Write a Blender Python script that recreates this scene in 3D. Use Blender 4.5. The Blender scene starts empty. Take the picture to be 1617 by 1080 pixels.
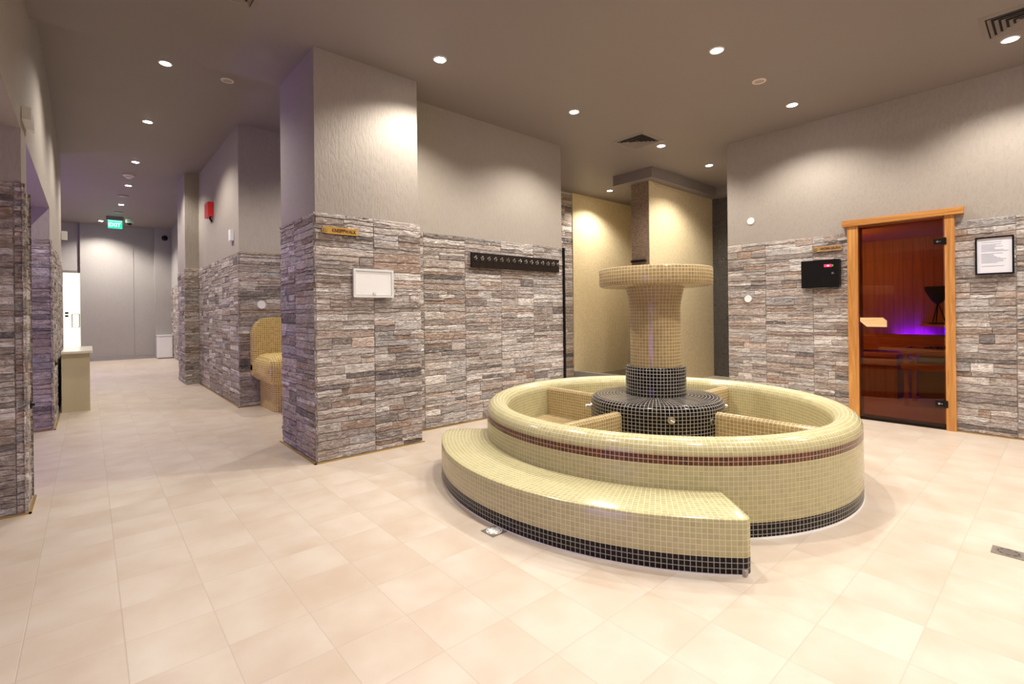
import bpy, bmesh, math, random
from mathutils import Vector, Matrix
random.seed(7)
sc = bpy.context.scene
COL = sc.collection
PI = math.pi

# ------------------------------------------------------------------ camera
YAW, ROLL, FPX, CY = 0.71657, -0.01135, 767.49, 492.25
F = Vector((math.sin(YAW), math.cos(YAW), 0)); R0 = Vector((math.cos(YAW), -math.sin(YAW), 0)); U0 = Vector((0, 0, 1))
Rv = R0 * math.cos(ROLL) + U0 * math.sin(ROLL); Uv = -R0 * math.sin(ROLL) + U0 * math.cos(ROLL)
cd = bpy.data.cameras.new('camera'); cam = bpy.data.objects.new('camera', cd); COL.objects.link(cam)
M3 = Matrix((Rv, Uv, -F)).transposed()
cam.matrix_world = Matrix.Translation((0, 0, 1.2)) @ M3.to_4x4()
cd.sensor_fit = 'HORIZONTAL'; cd.sensor_width = 36.0; cd.lens = FPX / 1617 * 36
cd.shift_y = (CY - 540) / 1617; cd.clip_start = 0.02; cd.clip_end = 100
sc.camera = cam

# ------------------------------------------------------------------ world and exposure
w = bpy.data.worlds.new('world'); sc.world = w; w.use_nodes = True
w.node_tree.nodes['Background'].inputs[0].default_value = (0.9, 0.85, 0.95, 1)
w.node_tree.nodes['Background'].inputs[1].default_value = 0.02
sc.view_settings.view_transform = 'Standard'; sc.view_settings.look = 'None'
sc.view_settings.gamma = 1; sc.view_settings.use_curve_mapping = False
sc.view_settings.exposure = 1.0
HALL_Z, CORR_Z, YB = 3.351, 3.68, 4.893
LAMP_W = 76.0
WARM = (1.0, 0.925, 0.84)
PURPLE = (0.30, 0.17, 1.0)
# every downlight: (x, y, ceiling height, power factor, label or None when only its light reaches the picture)
LAMPS = [
 (2.27, 3.50, HALL_Z, 1.0, 'round recessed ceiling downlight in front of the stone pillar with the name sign'),
 (3.97, 3.50, HALL_Z, 1.0, 'round recessed ceiling downlight in front of the hook board wall'),
 (3.95, 1.91, HALL_Z, 1.0, 'largest looking round ceiling downlight, above the tiled foot bath'),
 (5.62, 1.91, HALL_Z, 0.8, 'round ceiling downlight nearest the sauna door, behind the round ceiling cover'),
 (5.62, 0.30, HALL_Z, 0.8, 'ceiling downlight overlapping the square air vent in the upper right corner'),
 (5.67, 3.50, HALL_Z, 0.8, 'ceiling downlight touching the square air vent above the column'),
 (7.00, 3.52, HALL_Z, 1.15, 'ceiling downlight right of the lowered ceiling box'),
 (7.06, 5.40, HALL_Z, 1.1, 'small ceiling downlight left of the lowered ceiling box, over the mosaic wall'),
 (0.59, 5.82, CORR_Z, 1.0, 'nearest round downlight of the corridor row, left of the round ceiling cover'),
 (0.59, 7.72, CORR_Z, 1.0, 'second nearest downlight of the corridor row'),
 (0.59, 9.87, CORR_Z, 1.0, 'corridor downlight just in front of the smoke detector'),
 (0.59, 11.73, CORR_Z, 1.0, 'corridor downlight just behind the smoke detector'),
 (0.565, 13.83, CORR_Z, 1.0, 'corridor downlight in front of the green exit sign'),
 (0.565, 15.86, CORR_Z, 1.4, 'corridor downlight right above the green exit sign'),
 (0.26, 16.50, CORR_Z, 1.4, 'corridor downlight left of the green exit sign, near the end wall'),
 (2.27, 1.91, HALL_Z, 1.0, 'ceiling downlight above the picture, over the floor left of the foot bath step'),
 (2.27, 0.30, HALL_Z, 1.0, 'ceiling downlight above the picture, in line with the hall floor in front of the camera'),
 (3.95, 0.30, HALL_Z, 1.0, 'ceiling downlight above the picture, between the foot bath and the near wall'),
 (0.55, 1.91, HALL_Z, 0.45, 'added ceiling downlight above the picture, brightening the left stone pier'),  # weak unseen lamp, added to brighten the left piers
 (0.55, 0.30, HALL_Z, 0.6, 'ceiling downlight right above the camera at the left side of the hall'),
 (2.27, -1.1, HALL_Z, 0.8, 'ceiling downlight behind the camera by the near wall, left one'),
 (5.62, -1.1, HALL_Z, 0.8, 'ceiling downlight behind the camera by the near wall, right one near the sauna side'),
 (2.9, 6.05, CORR_Z, 1.0, 'ceiling downlight over the golden heated seat, hidden by the pillar'),
]

# ------------------------------------------------------------------ node helpers
class NT:
    def __init__(s, name):
        s.m = bpy.data.materials.new(name); s.m.use_nodes = True
        s.t = s.m.node_tree; s.n = s.t.nodes; s.l = s.t.links
        s.bsdf = s.n['Principled BSDF']; s.out = s.n['Material Output']
    def add(s, typ, ins=None, **kw):
        n = s.n.new(typ)
        for k, v in kw.items(): setattr(n, k, v)
        for k, v in (ins or {}).items():
            if isinstance(v, bpy.types.NodeSocket): s.l.new(v, n.inputs[k])
            else: n.inputs[k].default_value = v
        return n
    def math(s, op, a, b=0.0, c=None):
        i = {0: a, 1: b}
        if c is not None: i[2] = c
        return s.add('ShaderNodeMath', i, operation=op).outputs[0]
    def mix(s, f, a, b, blend='MIX'):
        n = s.add('ShaderNodeMix', data_type='RGBA', blend_type=blend)
        for k, v in ((0, f), (6, a), (7, b)):
            if isinstance(v, bpy.types.NodeSocket): s.l.new(v, n.inputs[k])
            else: n.inputs[k].default_value = v
        return n.outputs[2]
    def set(s, **kw):
        for k, v in kw.items():
            k = k.replace('_', ' ')
            if isinstance(v, bpy.types.NodeSocket): s.l.new(v, s.bsdf.inputs[k])
            else: s.bsdf.inputs[k].default_value = v
    def bump(s, h, strength=0.3, dist=0.01):
        b = s.add('ShaderNodeBump', {'Height': h, 'Strength': strength, 'Distance': dist})
        s.l.new(b.outputs[0], s.bsdf.inputs['Normal'])

def c3(r, g, b): return (r, g, b, 1.0)
def srgb(r, g, b):
    f = lambda x: (x / 255 / 12.92) if x / 255 <= 0.04045 else ((x / 255 + 0.055) / 1.055) ** 2.4
    return (f(r), f(g), f(b), 1.0)

def plain(name, col, rough=0.5, metal=0.0, emis=None, es=0.0, var=0.06, scale=9.0):
    t = NT(name)
    tc = t.add('ShaderNodeTexCoord')
    nz = t.add('ShaderNodeTexNoise', {'Vector': tc.outputs['Object'], 'Scale': scale, 'Detail': 3.0})
    dark = tuple(c * (1 - var) for c in col[:3]) + (1,)
    t.set(Base_Color=t.mix(nz.outputs[0], dark, col), Roughness=rough, Metallic=metal)
    if emis: t.set(Emission_Color=emis, Emission_Strength=es)
    return t.m

def m_plaster(name, col, bump=0.35):
    t = NT(name)
    tc = t.add('ShaderNodeTexCoord')
    mp = t.add('ShaderNodeMapping', {'Vector': tc.outputs['Object'], 'Scale': (30, 30, 9)})
    n1 = t.add('ShaderNodeTexNoise', {'Vector': mp.outputs[0], 'Scale': 1.6, 'Detail': 5.0, 'Roughness': 0.6})
    n2 = t.add('ShaderNodeTexNoise', {'Vector': tc.outputs['Object'], 'Scale': 1.1, 'Detail': 2.0})
    r = t.add('ShaderNodeValToRGB', {0: n1.outputs[0]}); r.color_ramp.elements[0].position = 0.46; r.color_ramp.elements[1].position = 0.62
    c = t.mix(n2.outputs[0], tuple(x * 0.93 for x in col[:3]) + (1,), tuple(min(1, x * 1.05) for x in col[:3]) + (1,))
    c = t.mix(t.math('MULTIPLY', r.outputs[0], 0.10), c, tuple(x * 0.6 for x in col[:3]) + (1,))
    t.set(Base_Color=c, Roughness=0.75)
    t.bump(t.math('SUBTRACT', 1.0, r.outputs[0]), bump, 0.006)
    return t.m

def m_ceiling():
    t = NT('ceiling_paint')
    tc = t.add('ShaderNodeTexCoord')
    n2 = t.add('ShaderNodeTexNoise', {'Vector': tc.outputs['Object'], 'Scale': 0.7, 'Detail': 2.0})
    n3 = t.add('ShaderNodeTexNoise', {'Vector': tc.outputs['Object'], 'Scale': 60.0, 'Detail': 2.0})
    t.set(Base_Color=t.mix(n2.outputs[0], c3(0.240, 0.203, 0.184), c3(0.265, 0.228, 0.208)), Roughness=0.6)
    t.bump(n3.outputs[0], 0.05, 0.002)
    return t.m

def m_floor():
    t = NT('floor_tiles')
    tc = t.add('ShaderNodeTexCoord')
    sp = t.add('ShaderNodeSeparateXYZ', {0: tc.outputs['Object']})
    gx = t.math('DIVIDE', t.math('SUBTRACT', sp.outputs[0], 0.090), 0.2835)
    gy = t.math('DIVIDE', t.math('SUBTRACT', sp.outputs[1], 0.366), 0.2745)
    fx = t.math('ABSOLUTE', t.math('SUBTRACT', t.math('FRACT', gx), 0.5))
    fy = t.math('ABSOLUTE', t.math('SUBTRACT', t.math('FRACT', gy), 0.5))
    m = t.math('MAXIMUM', fx, fy)
    grout = t.add('ShaderNodeMapRange', {0: m, 1: 0.4905, 2: 0.4965}).outputs[0]
    cell = t.add('ShaderNodeCombineXYZ', {0: t.math('FLOOR', gx), 1: t.math('FLOOR', gy)})
    wn = t.add('ShaderNodeTexWhiteNoise', {0: cell.outputs[0]}, noise_dimensions='2D')
    off = t.add('ShaderNodeVectorMath', {0: tc.outputs['Object'], 1: wn.outputs[1]}, operation='ADD')
    n1 = t.add('ShaderNodeTexNoise', {'Vector': off.outputs[0], 'Scale': 3.6, 'Detail': 3.0, 'Roughness': 0.5})
    n2 = t.add('ShaderNodeTexNoise', {'Vector': tc.outputs['Object'], 'Scale': 0.9, 'Detail': 2.0})
    r = t.add('ShaderNodeValToRGB', {0: n1.outputs[0]})
    r.color_ramp.elements[0].position = 0.30; r.color_ramp.elements[0].color = c3(0.545, 0.44, 0.345)
    r.color_ramp.elements[1].position = 0.70; r.color_ramp.elements[1].color = c3(0.635, 0.56, 0.475)
    c = t.mix(t.math('MULTIPLY', wn.outputs[0], 0.10), r.outputs[0], c3(0.56, 0.44, 0.34))
    c = t.mix(t.math('MULTIPLY', grout, 0.42), c, c3(0.40, 0.33, 0.27))
    t.set(Base_Color=c, Roughness=t.add('ShaderNodeMapRange', {0: n2.outputs[0], 3: 0.30, 4: 0.46}).outputs[0])
    h = t.math('ADD', t.math('MULTIPLY', t.math('SUBTRACT', 1.0, grout), 1.0), t.math('MULTIPLY', n1.outputs[0], 0.25))
    t.bump(h, 0.18, 0.004)
    return t.m

def m_stone():
    t = NT('ledge_stone')
    at = t.add('ShaderNodeAttribute', attribute_name='tint')
    tc = t.add('ShaderNodeTexCoord')
    mp = t.add('ShaderNodeMapping', {'Vector': tc.outputs['Object'], 'Scale': (6, 6, 26)})
    n1 = t.add('ShaderNodeTexNoise', {'Vector': mp.outputs[0], 'Scale': 1.5, 'Detail': 8.0, 'Roughness': 0.62, 'Distortion': 1.1})
    n2 = t.add('ShaderNodeTexNoise', {'Vector': tc.outputs['Object'], 'Scale': 26.0, 'Detail': 7.0, 'Roughness': 0.62, 'Distortion': 0.8})
    n3 = t.add('ShaderNodeTexNoise', {'Vector': mp.outputs[0], 'Scale': 0.7, 'Detail': 3.0})
    mp4 = t.add('ShaderNodeMapping', {'Vector': tc.outputs['Object'], 'Scale': (9, 9, 22), 'Rotation': (0.5, 0.35, 0.2)})
    n4 = t.add('ShaderNodeTexNoise', {'Vector': mp4.outputs[0], 'Scale': 1.6, 'Detail': 3.0, 'Distortion': 1.6})
    crack = t.add('ShaderNodeMapRange', {0: t.math('ABSOLUTE', t.math('SUBTRACT', n4.outputs[0], 0.5)), 1: 0.0, 2: 0.022, 3: 1.0, 4: 0.0}).outputs[0]
    c = t.mix(t.add('ShaderNodeMapRange', {0: n1.outputs[0], 1: 0.38, 2: 0.62}).outputs[0],
              t.mix(1.0, at.outputs[0], c3(0.60, 0.57, 0.55), 'MULTIPLY'), at.outputs[0])
    c = t.mix(t.add('ShaderNodeMapRange', {0: n2.outputs[0], 1: 0.52, 2: 0.74, 3: 0.0, 4: 0.5}).outputs[0], c, c3(0.90, 0.85, 0.81))
    c = t.mix(t.add('ShaderNodeMapRange', {0: n3.outputs[0], 1: 0.56, 2: 0.72, 3: 0.0, 4: 0.28}).outputs[0], c, c3(0.44, 0.31, 0.225))
    c = t.mix(t.math('MULTIPLY', crack, 0.5), c, c3(0.13, 0.10, 0.09))
    t.set(Base_Color=c, Roughness=0.62)
    h = t.math('ADD', t.math('MULTIPLY', n1.outputs[0], 1.3), t.math('MULTIPLY', n2.outputs[0], 0.35))
    h = t.math('ADD', h, t.math('MULTIPLY', n4.outputs[0], 1.2))
    h = t.math('SUBTRACT', h, t.math('MULTIPLY', crack, 0.5))
    t.bump(h, 0.85, 0.014)
    return t.m

def m_mosaic(name, col, grout, pitch=0.0255, var=0.16, rough=0.16, gw=0.06, spec=0.5):
    t = NT(name)
    uv = t.add('ShaderNodeUVMap', uv_map='UVMap')
    sp = t.add('ShaderNodeSeparateXYZ', {0: uv.outputs[0]})
    gx = t.math('DIVIDE', sp.outputs[0], pitch); gy = t.math('DIVIDE', sp.outputs[1], pitch)
    fx = t.math('ABSOLUTE', t.math('SUBTRACT', t.math('FRACT', gx), 0.5))
    fy = t.math('ABSOLUTE', t.math('SUBTRACT', t.math('FRACT', gy), 0.5))
    m = t.math('MAXIMUM', fx, fy)
    g = t.add('ShaderNodeMapRange', {0: m, 1: 0.5 - gw - 0.02, 2: 0.5 - gw + 0.02}).outputs[0]
    cell = t.add('ShaderNodeCombineXYZ', {0: t.math('FLOOR', gx), 1: t.math('FLOOR', gy)})
    wn = t.add('ShaderNodeTexWhiteNoise', {0: cell.outputs[0]}, noise_dimensions='2D')
    lo = tuple(c * (1 - var) for c in col[:3]) + (1,); hi = tuple(min(1, c * (1 + var)) for c in col[:3]) + (1,)
    c = t.mix(wn.outputs[0], lo, hi)
    c = t.mix(g, c, grout)
    t.set(Base_Color=c, Roughness=t.add('ShaderNodeMapRange', {0: g, 3: rough, 4: 0.7}).outputs[0], Specular_IOR_Level=spec)
    # each glass tile sits at a slightly different tilt, the grout is sunk
    tx = t.math('MULTIPLY', t.math('SUBTRACT', t.math('FRACT', gx), 0.5), t.math('SUBTRACT', wn.outputs[0], 0.5))
    h = t.math('ADD', t.math('SUBTRACT', 1.0, g), t.math('MULTIPLY', tx, 0.6))
    t.bump(h, 0.35, 0.0022)
    return t.m

def m_wood(name, a, b, axis='z', plank=0.0, scale=1.0, rough=0.45, pl_axis='y'):
    t = NT(name)
    tc = t.add('ShaderNodeTexCoord')
    s = {'x': (1.2, 22, 22), 'y': (22, 1.2, 22), 'z': (22, 22, 1.2)}[axis]
    mp = t.add('ShaderNodeMapping', {'Vector': tc.outputs['Object'], 'Scale': tuple(x * scale for x in s)})
    vec = mp.outputs[0]
    g = None
    if plank:
        sp = t.add('ShaderNodeSeparateXYZ', {0: tc.outputs['Object']})
        p = t.math('DIVIDE', sp.outputs['xyz'.index(pl_axis)], plank)
        wn = t.add('ShaderNodeTexWhiteNoise', {1: t.math('FLOOR', p)}, noise_dimensions='1D')
        vec = t.add('ShaderNodeVectorMath', {0: vec, 1: t.add('ShaderNodeVectorMath', {0: wn.outputs[1], 1: (9, 9, 9)}, operation='MULTIPLY').outputs[0]}, operation='ADD').outputs[0]
        g = t.add('ShaderNodeMapRange', {0: t.math('ABSOLUTE', t.math('SUBTRACT', t.math('FRACT', p), 0.5)), 1: 0.47, 2: 0.49}).outputs[0]
    n = t.add('ShaderNodeTexNoise', {'Vector': vec, 'Scale': 1.0, 'Detail': 6.0, 'Roughness': 0.6, 'Distortion': 1.2})
    f = t.add('ShaderNodeMapRange', {0: n.outputs[0], 1: 0.36, 2: 0.64}).outputs[0]
    c = t.mix(f, a, b)
    if g is not None:
        c = t.mix(t.math('MULTIPLY', wn.outputs[0], 0.35), c, a)
        c = t.mix(t.math('MULTIPLY', g, 0.8), c, tuple(x * 0.18 for x in a[:3]) + (1,))
    t.set(Base_Color=c, Roughness=rough); t.bump(n.outputs[0], 0.12, 0.002)
    return t.m

def m_glass(name, tint, gloss=0.08):
    t = NT(name); t.n.remove(t.bsdf)
    tr = t.add('ShaderNodeBsdfTransparent', {0: tint}); gl = t.add('ShaderNodeBsdfGlossy', {0: c3(1, 1, 1), 'Roughness': 0.02})
    fr = t.add('ShaderNodeFresnel', {0: 1.45})
    mx = t.add('ShaderNodeMixShader', {0: t.math('MULTIPLY', fr.outputs[0], 0.9), 1: tr.outputs[0], 2: gl.outputs[0]})
    t.l.new(mx.outputs[0], t.out.inputs[0]); return t.m

M = {}
M['plaster'] = m_plaster('textured_plaster', c3(0.405, 0.362, 0.312))
M['plaster_cool'] = m_plaster('smooth_grey_plaster', c3(0.36, 0.335, 0.315), 0.05)
M['ceiling'] = m_ceiling(); M['floor'] = m_floor(); M['stone'] = m_stone()
GR = c3(0.80, 0.66, 0.44)
M['cream'] = m_mosaic('cream_mosaic', c3(0.475, 0.430, 0.228), c3(0.69, 0.63, 0.41), var=0.08)
M['gold'] = m_mosaic('golden_beige_mosaic', c3(0.33, 0.24, 0.105), c3(0.66, 0.54, 0.345), var=0.12, gw=0.06)
M['wallmos'] = m_mosaic('pale_gold_wall_mosaic', c3(0.70, 0.57, 0.33), c3(0.90, 0.80, 0.58), var=0.09)
M['black'] = m_mosaic('black_mosaic', c3(0.005, 0.004, 0.004), c3(0.40, 0.37, 0.33), var=0.5, gw=0.065, spec=0.22)
M['redbrown'] = m_mosaic('red_brown_mosaic', c3(0.095, 0.022, 0.006), c3(0.60, 0.45, 0.30), var=0.4)
M['taupe'] = m_mosaic('taupe_mosaic', c3(0.20, 0.135, 0.095), c3(0.62, 0.48, 0.33), var=0.3)
M['seatgold'] = m_mosaic('ochre_gold_mosaic', c3(0.50, 0.33, 0.075), c3(0.88, 0.76, 0.42), var=0.25, gw=0.08)
M['white'] = plain('white_lacquer', c3(0.88, 0.88, 0.86), 0.35, var=0.02)
M['whitetrim'] = plain('white_frame_lacquer', c3(0.74, 0.74, 0.72), 0.4, var=0.02)
M['rim'] = plain('beige_ring_plastic', c3(0.80, 0.70, 0.62), 0.4, var=0.02)
M['rim2'] = plain('taupe_beige_plastic', c3(0.42, 0.35, 0.30), 0.5, var=0.02)
M['grille'] = plain('taupe_vent_metal', c3(0.25, 0.21, 0.18), 0.45, var=0.03)
M['dark'] = plain('dark_void', c3(0.006, 0.005, 0.005), 0.8)
M['blackp'] = plain('black_plastic', c3(0.006, 0.005, 0.005), 0.4); M['blackp'].node_tree.nodes['Principled BSDF'].inputs['Specular IOR Level'].default_value = 0.2
M['espresso'] = plain('espresso_board', c3(0.018, 0.010, 0.007), 0.6, var=0.3); M['espresso'].node_tree.nodes['Principled BSDF'].inputs['Specular IOR Level'].default_value = 0.2
M['steel'] = plain('brushed_steel', c3(0.62, 0.60, 0.57), 0.28, 1.0)
M['steeld'] = plain('worn_steel', c3(0.40, 0.36, 0.31), 0.45, 0.8, var=0.3, scale=60)
M['brass'] = plain('brass_profile', c3(0.55, 0.38, 0.14), 0.35, 0.8)
M['signgold'] = plain('golden_sign_wood', c3(0.72, 0.42, 0.075), 0.4, var=0.35, scale=40)
M['signdull'] = plain('dull_gold_sign_wood', c3(0.50, 0.30, 0.12), 0.4, var=0.35, scale=40)
M['signbrown'] = plain('burnt_brown_lettering', c3(0.10, 0.035, 0.008), 0.5)
M['paper'] = plain('white_paper', c3(0.78, 0.78, 0.84), 0.7, var=0.03)
M['ink'] = plain('pale_grey_print', c3(0.26, 0.28, 0.36), 0.7)
M['red'] = plain('red_plastic', c3(0.62, 0.018, 0.03), 0.35)
M['redglow'] = plain('red_led_display', c3(0.6, 0.0, 0.01), 0.3, emis=c3(1.0, 0.02, 0.05), es=2.2)
M['whiteglow'] = plain('white_led_digits', c3(0.9, 0.6, 0.6), 0.3, emis=c3(1.0, 0.5, 0.5), es=3.0)
M['greenled'] = plain('dim_green_indicator', c3(0.10, 0.13, 0.03), 0.3, emis=c3(0.3, 0.5, 0.05), es=0.25)
M['exitgreen'] = plain('lit_exit_green', c3(0.01, 0.30, 0.17), 0.4, emis=c3(0.02, 0.62, 0.36), es=0.75)
M['exitwhite'] = plain('lit_exit_lettering', c3(0.7, 0.9, 0.8), 0.4, emis=c3(0.55, 1.0, 0.80), es=1.1)
M['deskfront'] = plain('sage_beige_panel', c3(0.68, 0.60, 0.42), 0.5, var=0.03)
M['desktop'] = plain('cream_stone_top', c3(0.80, 0.77, 0.66), 0.18, var=0.05)
M['marble'] = plain('grey_marble', c3(0.36, 0.33, 0.31), 0.2, var=0.2)
M['wetfloor'] = plain('dark_wet_tiles', c3(0.10, 0.075, 0.06), 0.12, var=0.3)
M['lamp'] = plain('lit_lamp_lens', c3(1, 1, 1), 0.4, emis=c3(1.0, 0.95, 0.86), es=30.0)
M['doorlight'] = plain('backlit_frosted_glass', c3(0.85, 0.85, 0.75), 0.3, emis=c3(1.0, 0.93, 0.74), es=0.55)
M['led'] = plain('purple_led_strip', c3(0.2, 0.1, 0.5), 0.4, emis=PURPLE + (1,), es=34.0)
M['led2'] = plain('bright_purple_led_strip', c3(0.2, 0.1, 0.5), 0.4, emis=PURPLE + (1,), es=62.0)
M['ledblue'] = plain('blue_violet_led_strip', c3(0.1, 0.05, 0.5), 0.4, emis=c3(0.010, 0.0, 1.0), es=1100.0)
M['pine'] = m_wood('orange_pine', c3(0.42, 0.165, 0.030), c3(0.66, 0.32, 0.085), 'z')
M['pineh'] = m_wood('orange_pine_crosswise', c3(0.42, 0.165, 0.030), c3(0.66, 0.32, 0.085), 'y')
M['plank'] = m_wood('sauna_wall_planks', c3(0.34, 0.15, 0.06), c3(0.50, 0.26, 0.12), 'z', 0.105)
M['plankf'] = m_wood('sauna_deck_planks', c3(0.50, 0.26, 0.10), c3(0.66, 0.38, 0.17), 'y', 0.09, pl_axis='x')
M['palewood'] = m_wood('pale_handle_wood', c3(0.72, 0.46, 0.20), c3(0.86, 0.60, 0.32), 'y')
M['amber'] = m_glass('amber_glass', c3(0.60, 0.40, 0.24))
M['clear'] = m_glass('clear_glass', c3(0.97, 0.98, 0.97))
M['chip'] = plain('chipped_plaster', c3(0.48, 0.42, 0.36), 0.8)

# ------------------------------------------------------------------ object helpers
def link(o, parent=None):
    COL.objects.link(o)
    if parent: o.parent = parent
    return o
def tag(o, label=None, cat=None, group=None, kind=None):
    if label: o['label'] = label
    if cat: o['category'] = cat
    if group: o['group'] = group
    if kind: o['kind'] = kind
    return o
def empty(name, loc, label=None, cat=None, group=None, kind=None, rz=0.0):
    o = bpy.data.objects.new(name, None); o.location = loc; o.rotation_euler = (0, 0, rz); o.empty_display_size = 0.1
    link(o); return tag(o, label, cat, group, kind)
def mesh_obj(name, bm, mats, parent=None, smooth=None, bevel=0.0, seg=2):
    me = bpy.data.meshes.new(name)
    if bevel:
        bmesh.ops.bevel(bm, geom=[e for e in bm.edges if len(e.link_faces) == 2 and e.calc_face_angle(0) > 0.5], offset=bevel, segments=seg, affect='EDGES', profile=0.5)
    bmesh.ops.recalc_face_normals(bm, faces=bm.faces)
    bm.to_mesh(me); bm.free()
    for m in (mats if isinstance(mats, list) else [mats]): me.materials.append(M[m] if isinstance(m, str) else m)
    if smooth is not None:
        for p in me.polygons: p.use_smooth = True
        me.set_sharp_from_angle(angle=math.radians(smooth))
    return link(bpy.data.objects.new(name, me), parent)
def add_box(bm, x0, x1, y0, y1, z0, z1, mi=0):
    vs = [bm.verts.new(p) for p in [(x0,y0,z0),(x1,y0,z0),(x1,y1,z0),(x0,y1,z0),(x0,y0,z1),(x1,y0,z1),(x1,y1,z1),(x0,y1,z1)]]
    for f in [(0,3,2,1),(4,5,6,7),(0,1,5,4),(1,2,6,5),(2,3,7,6),(3,0,4,7)]:
        bm.faces.new([vs[i] for i in f]).material_index = mi
def box(name, x0, x1, y0, y1, z0, z1, mat, parent=None, bevel=0.0, seg=2):
    bm = bmesh.new(); add_box(bm, x0, x1, y0, y1, z0, z1)
    return mesh_obj(name, bm, mat, parent, bevel=bevel, seg=seg, smooth=35 if bevel else None)
def add_cyl(bm, c, axis, r0, r1, h, n=20, cap=True, mi=0):
    ax = Vector(axis).normalized(); c = Vector(c)
    a = ax.orthogonal().normalized(); b = ax.cross(a)
    A = [bm.verts.new(c + r0 * (a * math.cos(t) + b * math.sin(t))) for t in [2*PI*i/n for i in range(n)]]
    B = [bm.verts.new(c + ax * h + r1 * (a * math.cos(t) + b * math.sin(t))) for t in [2*PI*i/n for i in range(n)]]
    for i in range(n): bm.faces.new((A[i], A[(i+1)%n], B[(i+1)%n], B[i])).material_index = mi
    if cap: bm.faces.new(A[::-1]).material_index = mi; bm.faces.new(B).material_index = mi
def cyl(name, c, axis, r0, r1, h, mat, parent=None, n=24, bevel=0.0):
    bm = bmesh.new(); add_cyl(bm, c, axis, r0, r1, h, n)
    return mesh_obj(name, bm, mat, parent, smooth=40, bevel=bevel)
def add_tube(bm, pts, r, n=8, mi=0):
    pts = [Vector(p) for p in pts]; rings = []
    for i, p in enumerate(pts):
        d = (pts[min(i+1, len(pts)-1)] - pts[max(i-1, 0)]).normalized()
        a = d.orthogonal().normalized() if i == 0 else (pa - d * pa.dot(d)).normalized()
        pa = a; b = d.cross(a)
        rings.append([bm.verts.new(p + r * (a * math.cos(2*PI*k/n) + b * math.sin(2*PI*k/n))) for k in range(n)])
    for A, B in zip(rings, rings[1:]):
        for k in range(n): bm.faces.new((A[k], A[(k+1)%n], B[(k+1)%n], B[k])).material_index = mi
    bm.faces.new(rings[0][::-1]).material_index = mi; bm.faces.new(rings[-1]).material_index = mi
def tube(name, pts, r, mat, parent=None, n=8):
    bm = bmesh.new(); add_tube(bm, pts, r, n); return mesh_obj(name, bm, mat, parent, smooth=50)
def lathe_ring(name, c, prof, mat, parent=None, n=32, smooth=40):
    """closed or open profile (r, z) turned about z at c"""
    bm = bmesh.new(); rings = []
    for r, z in prof:
        rings.append([bm.verts.new((c[0] + r*math.cos(2*PI*k/n), c[1] + r*math.sin(2*PI*k/n), c[2] + z)) for k in range(n)])
    for A, B in zip(rings, rings[1:]):
        for k in range(n): bm.faces.new((A[k], A[(k+1)%n], B[(k+1)%n], B[k]))
    if prof[0][0] > 1e-6 and prof[0] != prof[-1]: bm.faces.new(rings[0][::-1])
    if prof[-1][0] > 1e-6 and prof[0] != prof[-1]: bm.faces.new(rings[-1])
    bmesh.ops.remove_doubles(bm, verts=bm.verts, dist=1e-6)
    return mesh_obj(name, bm, mat, parent, smooth=smooth)
def text_obj(name, s, size, mat, matrix, parent=None, depth=0.0015, xscale=1.0, bold=0.0, shear=0.0):
    cu = bpy.data.curves.new(name, 'FONT'); cu.body = s; cu.size = size; cu.extrude = depth; cu.offset = bold
    cu.align_x = 'CENTER'; cu.align_y = 'CENTER'; cu.shear = shear
    tmp = bpy.data.objects.new(name + '_tmp', cu); COL.objects.link(tmp)
    bpy.context.view_layer.update()
    me = bpy.data.meshes.new_from_object(tmp.evaluated_get(bpy.context.evaluated_depsgraph_get()))
    bpy.data.objects.remove(tmp); me.materials.clear(); me.materials.append(M[mat])
    me.transform(matrix @ Matrix.Diagonal((xscale, 1, 1, 1)))
    me.name = name
    return link(bpy.data.objects.new(name, me), parent)
def frame(o, xdir, zdir=(0, 0, 1)):
    """matrix with text x along xdir, y along zdir, at o"""
    x = Vector(xdir).normalized(); y = Vector(zdir).normalized(); z = x.cross(y)
    m = Matrix((x, y, z)).transposed().to_4x4(); m.translation = Vector(o); return m
NEGY, NEGX, POSX = (1, 0, 0), (0, -1, 0), (0, 1, 0)      # reading direction on walls that face -y, -x, +x

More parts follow.
